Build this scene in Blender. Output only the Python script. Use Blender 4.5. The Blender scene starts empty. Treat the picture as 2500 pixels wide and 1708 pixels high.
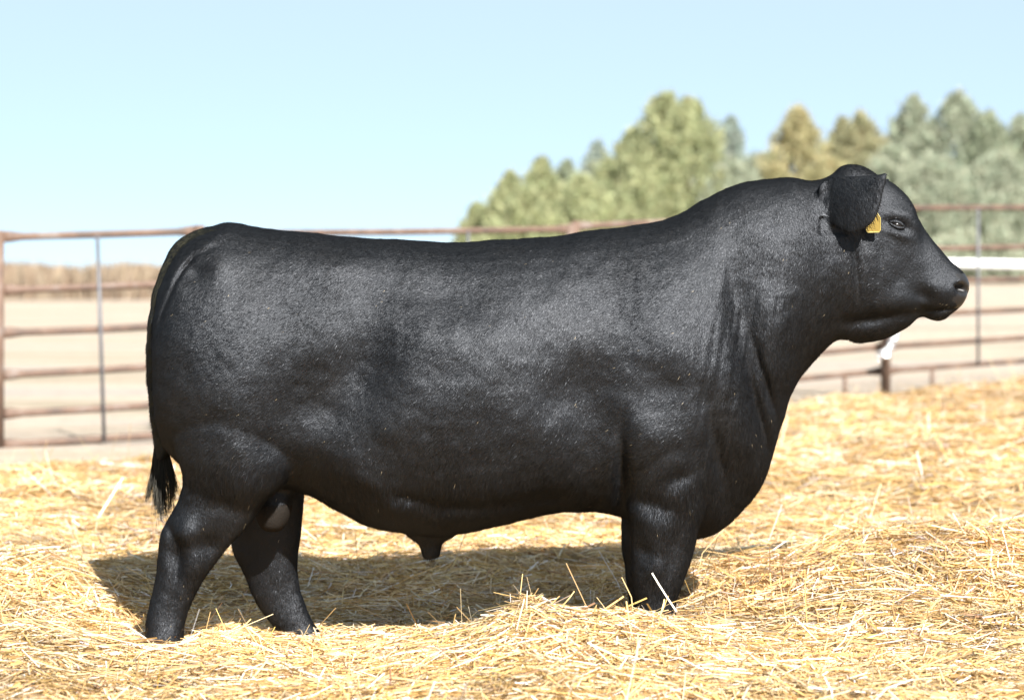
import bpy, bmesh, math, random
import numpy as np
from mathutils import Vector, Matrix

random.seed(7)
RNG = np.random.default_rng(11)
scene = bpy.context.scene
C = scene.collection

# ------------------------------------------------------------------ camera
F = 5437.0          # focal length in photograph pixels (photograph is 2500 px wide)
D = 7.5             # distance from the lens to the bull's mid plane (y = 0)
H = 1.2             # lens height
HY = 690.0          # pixel row of the horizon
cam_d = bpy.data.cameras.new("camera")
cam = bpy.data.objects.new("camera", cam_d)
C.objects.link(cam)
cam.location = (0, -D, H)
cam.rotation_euler = (math.radians(90), 0, 0)
cam_d.sensor_width = 36.0
cam_d.lens = F / 2500 * 36.0
cam_d.shift_y = (HY - 854) / 2500
cam_d.clip_start = 0.1
cam_d.clip_end = 6000
cam_d.dof.use_dof = True
cam_d.dof.focus_distance = 7.25
cam_d.dof.aperture_fstop = 2.3
scene.camera = cam

# ------------------------------------------------------------------ light
SUN_DIR = Vector((-0.44, 1.20, -1.0)).normalized()     # the way the light travels
sun_d = bpy.data.lights.new("sun", 'SUN')
sun_d.energy = 5.0
sun_d.angle = math.radians(0.53)
sun_d.color = (1.0, 0.965, 0.915)
sun = bpy.data.objects.new("sun", sun_d)
C.objects.link(sun)
sun.rotation_euler = SUN_DIR.to_track_quat('-Z', 'Y').to_euler()
sun.location = (4, -8, 8)

world = bpy.data.worlds.new("World")
scene.world = world
world.use_nodes = True
wn = world.node_tree
wn.nodes.clear()
sky = wn.nodes.new('ShaderNodeTexSky')
sky.sky_type = 'NISHITA'
sky.sun_disc = False
to_sun = -SUN_DIR
sky.sun_elevation = math.asin(to_sun.z)
sky.sun_rotation = math.atan2(to_sun.x, to_sun.y)
sky.altitude = 2500
sky.air_density = 0.6
sky.dust_density = 0.0
sky.ozone_density = 6.0
bg = wn.nodes.new('ShaderNodeBackground')
bg.inputs['Strength'].default_value = 0.05
wo = wn.nodes.new('ShaderNodeOutputWorld')
veil = wn.nodes.new('ShaderNodeMix')            # flat pale cyan mixed over the whole sky to even out its gradient
veil.data_type = 'RGBA'
veil.inputs[0].default_value = 0.62
veil.inputs[7].default_value = (5.4, 6.45, 6.65, 1)
wn.links.new(sky.outputs[0], veil.inputs[6])
wn.links.new(veil.outputs[2], bg.inputs[0])
wn.links.new(bg.outputs[0], wo.inputs[0])

scene.view_settings.view_transform = 'Standard'
scene.view_settings.look = 'None'
scene.view_settings.gamma = 1.0
scene.view_settings.use_curve_mapping = False
scene.view_settings.exposure = 1.75
scene.render.engine = 'CYCLES'


# ------------------------------------------------------------------ helpers
def P(px, py, d):
    """photograph pixel at depth d -> world point"""
    return ((px - 1250) / F * d, d - D, H - (py - HY) / F * d)


def sstep(t):
    t = np.clip(t, 0, 1)
    return t * t * (3 - 2 * t)


def vnoise(x, y, seed=0):
    x = np.asarray(x, float); y = np.asarray(y, float)
    xi = np.floor(x).astype(np.int64); yi = np.floor(y).astype(np.int64)
    fx = x - xi; fy = y - yi
    fx = fx * fx * (3 - 2 * fx); fy = fy * fy * (3 - 2 * fy)

    def h(a, b):
        n = (a * 374761393 + b * 668265263 + seed * 974711) & 0x7fffffff
        n = ((n ^ (n >> 13)) * 1274126177) & 0x7fffffff
        n = n ^ (n >> 16)
        return (n & 0xffff) / 65535.0
    a = h(xi, yi); b = h(xi + 1, yi); c = h(xi, yi + 1); d = h(xi + 1, yi + 1)
    return (a * (1 - fx) + b * fx) * (1 - fy) + (c * (1 - fx) + d * fx) * fy


def fbm(x, y, seed=0, octv=3):
    s = 0; a = 0.5; t = 0
    for k in range(octv):
        s = s + a * vnoise(x * 2 ** k + 17.3 * k, y * 2 ** k - 9.1 * k, seed + k)
        t += a; a *= 0.5
    return s / t


def link(o, parent=None):
    C.objects.link(o)
    if parent is not None:
        o.parent = parent
        o.matrix_parent_inverse = Matrix.Translation(parent.location).inverted()
    return o


def tag(o, label=None, cat=None, group=None, kind=None):
    if label: o['label'] = label
    if cat: o['category'] = cat
    if group: o['group'] = group
    if kind: o['kind'] = kind
    return o


def empty(name, loc):
    o = bpy.data.objects.new(name, None)
    o.location = loc
    o.empty_display_size = 0.2
    C.objects.link(o)
    return o


def np_mesh(name, verts, faces, nper, mat, col=None, smooth=False):
    """verts (n,3), faces flat index array with nper corners each"""
    me = bpy.data.meshes.new(name)
    verts = np.asarray(verts, np.float32)
    faces = np.asarray(faces, np.int32).reshape(-1, nper)
    me.vertices.add(len(verts))
    me.vertices.foreach_set('co', verts.ravel())
    me.loops.add(faces.size)
    me.loops.foreach_set('vertex_index', faces.ravel())
    me.polygons.add(len(faces))
    me.polygons.foreach_set('loop_start', np.arange(0, faces.size, nper, dtype=np.int32))
    me.polygons.foreach_set('loop_total', np.full(len(faces), nper, np.int32))
    if smooth:
        me.polygons.foreach_set('use_smooth', np.ones(len(faces), bool))
    me.update(calc_edges=True)
    if col is not None:
        at = me.color_attributes.new('tint', 'FLOAT_COLOR', 'POINT')
        c4 = np.ones((len(verts), 4), np.float32); c4[:, :3] = col
        at.data.foreach_set('color', c4.ravel())
    if mat: me.materials.append(mat)
    return me


def bm_obj(name, bm, mat, parent=None, smooth=True):
    me = bpy.data.meshes.new(name)
    bm.normal_update()
    bm.to_mesh(me); bm.free()
    if smooth:
        for p in me.polygons: p.use_smooth = True
    if mat: me.materials.append(mat)
    return link(bpy.data.objects.new(name, me), parent)


def add_tube(bm, pts, radii, seg=10, cap=True):
    """tube of varying radius through pts; radii entries are r or (r_side, r_up)"""
    pts = [Vector(p) for p in pts]
    rings = []
    for i, p in enumerate(pts):
        t = (pts[min(i + 1, len(pts) - 1)] - pts[max(i - 1, 0)]).normalized()
        up = Vector((0, 0, 1)) if abs(t.z) < 0.9 else Vector((0, 1, 0))
        a = t.cross(up).normalized(); b = a.cross(t).normalized()
        r = radii[i] if hasattr(radii, '__len__') else radii
        ra, rb = r if hasattr(r, '__len__') else (r, r)
        rings.append([bm.verts.new(p + a * (ra * math.cos(k / seg * 2 * math.pi)) + b * (rb * math.sin(k / seg * 2 * math.pi)))
                      for k in range(seg)])
    for r0, r1 in zip(rings, rings[1:]):
        for k in range(seg):
            bm.faces.new((r0[k], r0[(k + 1) % seg], r1[(k + 1) % seg], r1[k]))
    if cap:
        bm.faces.new(rings[0][::-1]); bm.faces.new(rings[-1])


# ------------------------------------------------------------------ materials
def new_mat(name):
    m = bpy.data.materials.new(name)
    m.use_nodes = True
    nt = m.node_tree
    return m, nt, nt.nodes['Principled BSDF'], nt.nodes['Material Output']


def N(nt, t, **kw):
    n = nt.nodes.new(t)
    for k, v in kw.items():
        if k in n.inputs: n.inputs[k].default_value = v
        else: setattr(n, k, v)
    return n


def ramp(nt, stops):
    r = nt.nodes.new('ShaderNodeValToRGB')
    e = r.color_ramp.elements
    while len(e) < len(stops): e.new(0.5)
    for k, (p, c) in enumerate(stops):
        e[k].position = p; e[k].color = (*c, 1)
    return r


def mat_sand():
    m, nt, b, _ = new_mat('dry_dirt')
    tc = N(nt, 'ShaderNodeTexCoord')
    mp = N(nt, 'ShaderNodeMapping'); mp.inputs['Scale'].default_value = (0.12, 0.5, 1)
    n1 = N(nt, 'ShaderNodeTexNoise', Scale=0.8, Detail=6.0, Roughness=0.6)
    n2 = N(nt, 'ShaderNodeTexNoise', Scale=5.0, Detail=8.0, Roughness=0.7)
    n3 = N(nt, 'ShaderNodeTexNoise', Scale=60.0, Detail=3.0)
    nt.links.new(tc.outputs['Object'], mp.inputs['Vector'])
    nt.links.new(mp.outputs[0], n1.inputs['Vector'])
    nt.links.new(tc.outputs['Object'], n2.inputs['Vector'])
    nt.links.new(tc.outputs['Object'], n3.inputs['Vector'])
    r1 = ramp(nt, [(0.34, (0.265, 0.225, 0.165)), (0.46, (0.365, 0.305, 0.24)), (0.56, (0.37, 0.31, 0.255)), (0.66, (0.31, 0.275, 0.245))])
    r2 = ramp(nt, [(0.30, (0.62, 0.60, 0.57)), (0.48, (0.95, 0.95, 0.95)), (0.7, (1.05, 1.02, 0.98))])
    nt.links.new(n1.outputs[0], r1.inputs[0]); nt.links.new(n2.outputs[0], r2.inputs[0])
    mx = N(nt, 'ShaderNodeMix', data_type='RGBA', blend_type='MULTIPLY'); mx.inputs[0].default_value = 1
    nt.links.new(r1.outputs[0], mx.inputs[6]); nt.links.new(r2.outputs[0], mx.inputs[7])
    nt.links.new(mx.outputs[2], b.inputs['Base Color'])
    b.inputs['Roughness'].default_value = 0.95
    b.inputs['Specular IOR Level'].default_value = 0.1
    ad = N(nt, 'ShaderNodeMath', operation='ADD')
    nt.links.new(n2.outputs[0], ad.inputs[0]); nt.links.new(n3.outputs[0], ad.inputs[1])
    bp = N(nt, 'ShaderNodeBump', Strength=0.6, Distance=0.05)
    nt.links.new(ad.outputs[0], bp.inputs['Height']); nt.links.new(bp.outputs[0], b.inputs['Normal'])
    return m


def mat_tint(name, rough=0.6, spec=0.3, trans=0.2, gain=1.0):
    m, nt, b, out = new_mat(name)
    at = N(nt, 'ShaderNodeAttribute', attribute_name='tint')
    nt.links.new(at.outputs['Color'], b.inputs['Base Color'])
    b.inputs['Roughness'].default_value = rough
    b.inputs['Specular IOR Level'].default_value = spec
    if trans > 0:
        tr = N(nt, 'ShaderNodeBsdfTranslucent')
        nt.links.new(at.outputs['Color'], tr.inputs['Color'])
        mx = N(nt, 'ShaderNodeMixShader', Fac=trans)
        nt.links.new(b.outputs[0], mx.inputs[1]); nt.links.new(tr.outputs[0], mx.inputs[2])
        nt.links.new(mx.outputs[0], out.inputs['Surface'])
    return m


def mat_rust():
    m, nt, b, _ = new_mat('rusty_pipe')
    tc = N(nt, 'ShaderNodeTexCoord')
    n1 = N(nt, 'ShaderNodeTexNoise', Scale=4.0, Detail=7.0, Roughness=0.65)
    n2 = N(nt, 'ShaderNodeTexNoise', Scale=40.0, Detail=4.0)
    nt.links.new(tc.outputs['Object'], n1.inputs[0]); nt.links.new(tc.outputs['Object'], n2.inputs[0])
    r = ramp(nt, [(0.25, (0.040, 0.029, 0.024)), (0.42, (0.072, 0.046, 0.034)), (0.55, (0.108, 0.064, 0.043)), (0.68, (0.14, 0.110, 0.094))])
    nt.links.new(n1.outputs[0], r.inputs[0]); nt.links.new(r.outputs[0], b.inputs['Base Color'])
    b.inputs['Roughness'].default_value = 0.7
    b.inputs['Metallic'].default_value = 0.0
    bp = N(nt, 'ShaderNodeBump', Strength=0.4, Distance=0.004)
    nt.links.new(n2.outputs[0], bp.inputs['Height']); nt.links.new(bp.outputs[0], b.inputs['Normal'])
    return m


def mat_plain(name, col, rough=0.5, metal=0.0, spec=0.5, nscale=30.0, var=0.15):
    m, nt, b, _ = new_mat(name)
    tc = N(nt, 'ShaderNodeTexCoord')
    n1 = N(nt, 'ShaderNodeTexNoise', Scale=nscale, Detail=5.0)
    nt.links.new(tc.outputs['Object'], n1.inputs[0])
    lo = tuple(c * (1 - var) for c in col); hi = tuple(min(1, c * (1 + var)) for c in col)
    r = ramp(nt, [(0.3, lo), (0.7, hi)])
    nt.links.new(n1.outputs[0], r.inputs[0]); nt.links.new(r.outputs[0], b.inputs['Base Color'])
    b.inputs['Roughness'].default_value = rough; b.inputs['Metallic'].default_value = metal
    b.inputs['Specular IOR Level'].default_value = spec
    return m


def fur_shader(nt, out, colour, normal, gloss, rough):
    """matt pigment plus the soft even sheen of hair (hair shows no mirror edge)"""
    df = N(nt, 'ShaderNodeBsdfDiffuse')
    gl = N(nt, 'ShaderNodeBsdfGlossy', Roughness=rough)
    gl.inputs['Color'].default_value = gloss
    nt.links.new(colour, df.inputs['Color'])
    if normal is not None:
        nt.links.new(normal, df.inputs['Normal']); nt.links.new(normal, gl.inputs['Normal'])
    ad = N(nt, 'ShaderNodeAddShader')
    nt.links.new(df.outputs[0], ad.inputs[0]); nt.links.new(gl.outputs[0], ad.inputs[1])
    nt.links.new(ad.outputs[0], out.inputs['Surface'])


def mat_hide(name, stops, gloss, rough, wrinkle=False):
    m, nt, b, out = new_mat(name)
    nt.nodes.remove(b)
    tc = N(nt, 'ShaderNodeTexCoord')
    n0 = N(nt, 'ShaderNodeTexNoise', Scale=5.0, Detail=4.0)
    mp = N(nt, 'ShaderNodeMapping'); mp.inputs['Scale'].default_value = (1.0, 1.0, 0.28)
    mp.inputs['Rotation'].default_value = (0, math.radians(18), 0)
    n1 = N(nt, 'ShaderNodeTexNoise', Scale=330.0, Detail=3.0, Roughness=0.6)
    n2 = N(nt, 'ShaderNodeTexNoise', Scale=45.0, Detail=4.0, Roughness=0.6)
    for n in (n0, n2): nt.links.new(tc.outputs['Object'], n.inputs[0])
    nt.links.new(tc.outputs['Object'], mp.inputs[0]); nt.links.new(mp.outputs[0], n1.inputs[0])
    r = ramp(nt, stops)
    nt.links.new(n0.outputs[0], r.inputs[0])
    ad = N(nt, 'ShaderNodeMath', operation='MULTIPLY_ADD'); ad.inputs[1].default_value = 0.8
    nt.links.new(n2.outputs[0], ad.inputs[0]); nt.links.new(n1.outputs[0], ad.inputs[2])
    h = ad.outputs[0]
    if wrinkle:
        wv = N(nt, 'ShaderNodeTexWave', Scale=38.0, Distortion=3.0, Detail=2.0)
        wv.bands_direction = 'Z'
        nt.links.new(tc.outputs['Object'], wv.inputs[0])
        h = wv.outputs[1]
    bp = N(nt, 'ShaderNodeBump', Strength=0.5, Distance=0.006)
    nt.links.new(h, bp.inputs['Height'])
    fur_shader(nt, out, r.outputs[0], bp.outputs[0], gloss, rough)
    return m


def mat_hair():
    m, nt, b, out = new_mat('black_hair')
    nt.nodes.remove(b)
    at = N(nt, 'ShaderNodeAttribute', attribute_name='tint')
    fur_shader(nt, out, at.outputs['Color'], None, (0.0285, 0.030, 0.0328, 1), 0.48)
    return m


M_SAND = mat_sand()
M_STRAW = mat_tint('straw', rough=0.5, spec=0.35, trans=0.22)
M_LEAF = mat_tint('cedar_foliage', rough=0.7, spec=0.2, trans=0.5)
M_WEED = mat_tint('dry_weed', rough=0.8, spec=0.1, trans=0.2)
M_RUST = mat_rust()
M_ROD = mat_plain('grey_steel_rod', (0.085, 0.087, 0.097), 0.5, 0.2)
M_CHROME = mat_plain('galvanized_chain', (0.75, 0.76, 0.78), 0.25, 0.9)
M_WHITE = mat_plain('white_painted_pipe', (0.8, 0.81, 0.83), 0.5, 0.0, nscale=3, var=0.05)
M_HIDE = mat_hide('black_hide', [(0.3, (0.0018, 0.0020, 0.0025)), (0.55, (0.0026, 0.0027, 0.0030)), (0.8, (0.0048, 0.0042, 0.0037))], (0.0285, 0.030, 0.0328, 1), 0.49)
M_HAIR = mat_hair()
M_NOSE = mat_plain('wet_nose_skin', (0.009, 0.0085, 0.009), 0.45, 0.0, 0.35, nscale=120, var=0.35)
M_SKIN = mat_hide('dark_bare_skin', [(0.3, (0.009, 0.0078, 0.0068)), (0.7, (0.017, 0.014, 0.0115))], (0.008, 0.008, 0.008, 1), 0.55)
M_TAIL = mat_hide('dusty_tail_hide', [(0.3, (0.012, 0.012, 0.008)), (0.7, (0.026, 0.024, 0.014))], (0.016, 0.016, 0.015, 1), 0.5)
M_EYE = mat_plain('dark_eye', (0.008, 0.0065, 0.006), 0.22, 0.0, 0.35, nscale=5, var=0.1)
M_TAG = mat_plain('yellow_tag_plastic', (0.17, 0.112, 0.012), 0.4, 0.0, 0.45, nscale=40, var=0.08)  # yellow darkened: the tag's shade is put into its colour
M_TAGRIM = mat_plain('pale_tag_edge', (0.36, 0.29, 0.09), 0.45, 0.0, 0.4, nscale=40, var=0.05)
M_BARK = mat_plain('cedar_bark', (0.10, 0.07, 0.05), 0.9, 0.0, 0.1, nscale=8, var=0.4)


# ------------------------------------------------------------------ terrain
def terrain(x, y):
    x = np.asarray(x, float); y = np.asarray(y, float)
    r1 = 0.16 * sstep((x - 0.3) / 4.2) * sstep((y - 2) / 10)
    r2 = 0.98 * sstep((y - 14) / 48) * sstep((x + 2) / 12)
    r2 = r2 + 0.10 * sstep((y - 14) / 48)
    und = 0.05 * (fbm(x * 0.35, y * 0.35, 3) - 0.5) * sstep((y - 4) / 5) * (1 - sstep((y - 30) / 40))
    dip = 0.045 * np.exp(-((y - 0.25) / 0.75) ** 2) * sstep((x + 1.75) / 0.5) * (1 - sstep((x - 0.1) / 0.6))
    return r1 + r2 + und - dip


def straw_back(x):
    """far edge of the straw bed"""
    b = 7.0 + (x + 2.5) * 0.78
    return np.clip(b, 6.4, 12.4) + (fbm(x * 1.3, x * 0.0 + 2.0, 5) - 0.5) * 1.0


RIDGE_PX = np.array([-200, 0, 200, 300, 400, 470, 540, 620, 700, 800, 900, 1000, 1100, 1180, 1240, 1290, 1330, 1380, 1450, 1530, 1600, 1660, 1750, 1900, 2100, 2300, 2700])
RIDGE_PY = np.array([1510, 1520, 1536, 1552, 1570, 1560, 1540, 1550, 1584, 1588, 1568, 1540, 1515, 1490, 1458, 1432, 1442, 1460, 1468, 1462, 1476, 1488, 1514, 1535, 1535, 1525, 1515])


def straw_top(x, y):
    x = np.asarray(x, float); y = np.asarray(y, float)
    g = terrain(x, y)
    edge = sstep((straw_back(x) - y) / 0.9)
    t = 0.055 + 0.075 * fbm(x * 1.1, y * 1.1, 21) * sstep((y + 1.5) / 1.5)
    t = t + 0.085 * (fbm(x * 2.3, y * 2.3, 33, 2) - 0.4)
    t = t + 0.055 * (fbm(x * 6.5, y * 6.5, 35, 2) - 0.45)
    low = np.exp(-((y - 0.35) / 1.0) ** 2) * (1 - sstep((x - 0.75) / 0.6)) * sstep((x + 2.0) / 0.5)
    t = 0.012 * low + t * (1 - 0.82 * low)
    # mound to the right and behind
    t = t + 0.09 * sstep((x - 0.6) / 2.5) * sstep((y - 1.0) / 5)
    # heap at the left beside the shadow
    t = t + 0.10 * np.exp(-((x + 1.85) / 0.42) ** 2 - ((y - 0.75) / 0.45) ** 2)
    # pile added behind the fore legs to hide the bull's shadow beyond it
    t = t + 0.15 * np.exp(-(np.maximum(np.abs(x - 1.35) - 0.55, 0) / 0.32) ** 2 - ((y - 0.8) / 0.5) ** 2) * (0.6 + 0.8 * fbm(x * 2.7, y * 2.7, 45, 2))
    # ridge in front of the feet, follows the crest seen in the photograph
    d = 7.08
    px = x * F / d + 1250
    rz = H - (np.interp(px, RIDGE_PX, RIDGE_PY) + 32 - HY) / F * d
    w = np.where(y < -0.42, np.exp(-((y + 0.42) / 0.75) ** 2), np.exp(-((y + 0.42) / 0.26) ** 2))
    t = t * (1 - w) + np.maximum(rz - g, 0.03) * w
    return g + t * edge


xs = np.unique(np.concatenate([np.linspace(-9, 14, 93), np.geomspace(14, 2500, 26), -np.geomspace(9, 2500, 26)]))
ys = np.unique(np.concatenate([np.linspace(-9, 30, 118), np.geomspace(30, 3500, 30), -np.geomspace(9, 300, 8)]))
gx, gy = np.meshgrid(xs, ys)
gz = terrain(gx, gy)
nx, ny = len(xs), len(ys)
ii, jj = np.meshgrid(np.arange(nx - 1), np.arange(ny - 1))
a = (jj * nx + ii).ravel()
faces = np.stack([a, a + 1, a + nx + 1, a + nx], 1)
me = np_mesh('ground', np.stack([gx.ravel(), gy.ravel(), gz.ravel()], 1), faces, 4, M_SAND, smooth=True)
ground = link(bpy.data.objects.new('ground', me))
tag(ground, 'pale dry packed dirt ground of the cattle pen', 'ground', kind='structure')


# ------------------------------------------------------------------ straw
def straw_colors(n, lo=0.0):
    pal = np.array([[0.72, 0.50, 0.20], [0.66, 0.43, 0.145], [0.76, 0.60, 0.32], [0.82, 0.72, 0.50],
                    [0.56, 0.33, 0.10], [0.36, 0.21, 0.085], [0.88, 0.82, 0.68]])
    pr = np.array([0.27, 0.24, 0.20, 0.10, 0.10, 0.055, 0.035])
    k = RNG.choice(len(pal), n, p=pr / pr.sum())
    c = pal[k] * RNG.uniform(0.82, 1.12, (n, 1))
    return np.clip(c * np.array([0.82, 0.82, 0.97]) + RNG.normal(0, 0.012, (n, 3)), 0.02, 0.92)


def make_stalks(x, y, zoff, length, width, yaw, pitch, bend, seg, col, ground_z=None):
    n = len(x)
    z = (straw_top(x, y) if ground_z is None else ground_z) + zoff
    ca, sa = np.cos(yaw), np.sin(yaw)
    cp, sp = np.cos(pitch), np.sin(pitch)
    dirv = np.stack([ca * cp, sa * cp, sp], 1)
    side = np.stack([-sa, ca, np.zeros(n)], 1)
    up = np.cross(dirv, side)
    up *= np.sign(up[:, 2:3] + 1e-9)
    roll = RNG.normal(0, 0.6, n)
    wv = side * np.cos(roll)[:, None] + up * np.sin(roll)[:, None]
    c0 = np.stack([x, y, z], 1)
    ts = np.linspace(-0.5, 0.5, seg + 1)
    bdir = side * RNG.normal(0, 1, (n, 1)) + up * RNG.normal(-0.4, 0.6, (n, 1))
    V = np.empty((n, seg + 1, 2, 3))
    for k, t in enumerate(ts):
        c = c0 + dirv * (length * t)[:, None] + bdir * (bend * length * (0.25 - t * t))[:, None]
        wk = (width * 0.5)[:, None]
        V[:, k, 0] = c - wv * wk
        V[:, k, 1] = c + wv * wk
    base = (np.arange(n) * (seg + 1) * 2)[:, None]
    fl = []
    for k in range(seg):
        q = np.array([2 * k, 2 * k + 1, 2 * k + 3, 2 * k + 2])
        fl.append(base + q)
    return V.reshape(-1, 3), np.concatenate(fl, 0), np.repeat(col, (seg + 1) * 2, axis=0)


SV, SF, SC, off = [], [], [], 0


def add_straw(v, f, c):
    global off
    SV.append(v); SF.append(f + off); SC.append(c); off += len(v)


# litter under the stalks
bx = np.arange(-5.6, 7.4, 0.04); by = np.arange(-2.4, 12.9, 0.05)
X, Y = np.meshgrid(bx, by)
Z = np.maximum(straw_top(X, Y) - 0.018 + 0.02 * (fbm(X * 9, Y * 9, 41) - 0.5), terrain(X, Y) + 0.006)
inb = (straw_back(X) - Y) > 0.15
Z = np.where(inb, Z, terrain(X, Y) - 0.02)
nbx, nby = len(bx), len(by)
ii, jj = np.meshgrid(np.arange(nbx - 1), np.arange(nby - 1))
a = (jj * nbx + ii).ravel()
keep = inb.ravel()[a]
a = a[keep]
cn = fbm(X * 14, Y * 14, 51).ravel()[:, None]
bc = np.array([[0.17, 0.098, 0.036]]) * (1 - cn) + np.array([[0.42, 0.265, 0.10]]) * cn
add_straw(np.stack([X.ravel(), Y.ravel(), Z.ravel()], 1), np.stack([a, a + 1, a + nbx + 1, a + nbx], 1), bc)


def scatter(y0, y1, dens, seg, wmul, lmul=1.0, up_frac=0.009):
    n = int(dens * (y1 - y0) * (0.235 * (y1 + D) + 1.55) * 1.9)
    y = RNG.uniform(y0, y1, n)
    frus = 0.235 * (y + D) + 0.3
    half = frus + 1.25
    x = RNG.uniform(-1, 1, n) * half.max()
    k = (np.abs(x) < half) & ((np.abs(x) < frus) | (RNG.random(n) < 0.6)) & (y < straw_back(x) - RNG.exponential(0.12, n) * 1.5 + 0.18)
    x, y = x[k], y[k]; n = len(x)
    field = fbm(x * 1.7, y * 1.7, 61, 2) * 9.0 + fbm(x * 6, y * 6, 62, 2) * 4
    yaw = field + RNG.normal(0, 0.75, n)
    r = RNG.random(n)
    yaw = np.where(r < 0.3, RNG.uniform(0, 6.28, n), yaw)
    length = np.clip(RNG.lognormal(math.log(0.095), 0.62, n), 0.02, 0.34) * lmul
    width = np.clip(RNG.normal(0.0037, 0.0013, n), 0.0013, 0.008) * wmul
    pitch = RNG.normal(0, 0.11, n)
    upm = RNG.random(n) < up_frac
    pitch = np.where(upm, RNG.uniform(0.35, 1.15, n), pitch)
    width = np.where(upm, width * 0.7, width)
    zoff = RNG.uniform(-0.022, 0.016, n) + np.where(upm, 0.3 * np.sin(pitch) * length, 0)
    # follow the local slope
    e = 0.03
    gxs = (straw_top(x + e, y) - straw_top(x - e, y)) / (2 * e)
    gys = (straw_top(x, y + e) - straw_top(x, y - e)) / (2 * e)
    pitch = pitch + np.arctan(gxs * np.cos(yaw) + gys * np.sin(yaw)) * 0.8
    bend = RNG.uniform(0, 0.62, n) ** 2
    col = straw_colors(n)
    clump = fbm(x * 2.2, y * 2.2, 71, 3)[:, None]
    col = col * (0.66 + 0.68 * clump)
    damp = sstep((fbm(x * 0.9 + 3, y * 0.9, 77, 3) - 0.56) / 0.12)[:, None]
    col = col * (1 - damp * np.array([0.14, 0.17, 0.19]))
    add_straw(*make_stalks(x, y, zoff, length, width, yaw, pitch, bend, seg, np.clip(col, 0.02, 0.9)))


scatter(-2.1, 0.6, 8600, 2, 1.0)
scatter(0.6, 3.2, 5600, 2, 1.0)
scatter(3.2, 12.8, 2100, 1, 1.35, 1.1, 0.02)

# longer, paler stalks standing out of the bed, as in the photograph
def hero(px0, py0, px1, py1, d0, d1, w, col):
    w = w * 0.55
    a_ = np.array(P(px0, py0, d0)); b_ = np.array(P(px1, py1, d1))
    dv = b_ - a_
    sd = np.cross(dv, [0, 1, 0.2]); sd = sd / np.linalg.norm(sd)
    nd = np.cross(dv, sd); nd /= np.linalg.norm(nd)
    vs = []
    for t in (0, 0.35, 0.7, 1):
        c = a_ + dv * t + nd * 0.01 * math.sin(t * 3)
        vs += [c - sd * w / 2, c + sd * w / 2 * (1 - 0.2 * t)]
    f = [[2 * k, 2 * k + 1, 2 * k + 3, 2 * k + 2] for k in range(3)]
    add_straw(np.array(vs), np.array(f), np.repeat(np.array([col]), 8, axis=0))


CR = (0.88, 0.78, 0.58); GO = (0.74, 0.54, 0.22); WH = (0.9, 0.85, 0.72)
for h in [(1652, 1492, 1592, 1398, 7.0, 7.05, .0095, WH), (1612, 1500, 1622, 1462, 7.0, 7.02, .009, GO),
          
          (1370, 1480, 1402, 1442, 7.0, 7.0, .006, GO), (310, 1525, 240, 1440, 7.3, 7.9, .008, CR), (240, 1440, 140, 1290, 7.9, 8.6, .010, CR),
          (560, 1555, 612, 1510, 7.0, 7.05, .006, GO), (800, 1585, 778, 1545, 7.0, 7.02, .006, GO),
          (235, 1270, 300, 1165, 10.5, 10.8, .014, CR), (1640, 1470, 1760, 1420, 7.2, 7.5, .005, GO),
          (2060, 1505, 2125, 1500, 7.0, 7.3, .010, CR), (510, 1670, 760, 1640, 6.5, 6.6, .007, CR),
          (200, 1540, 480, 1600, 6.9, 6.75, .006, CR), (2020, 1545, 2110, 1500, 6.9, 7.1, .009, CR)]:
    hero(*h)

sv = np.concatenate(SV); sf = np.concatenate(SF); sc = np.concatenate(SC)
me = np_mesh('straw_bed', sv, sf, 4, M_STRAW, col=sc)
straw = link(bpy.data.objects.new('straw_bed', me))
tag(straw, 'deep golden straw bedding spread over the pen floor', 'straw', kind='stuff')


# ------------------------------------------------------------------ corral panels
RAIL_L = [0.0, 0.256, 0.461, 0.663, 0.851, 1.0]
PANEL_H = 1.5


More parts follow.
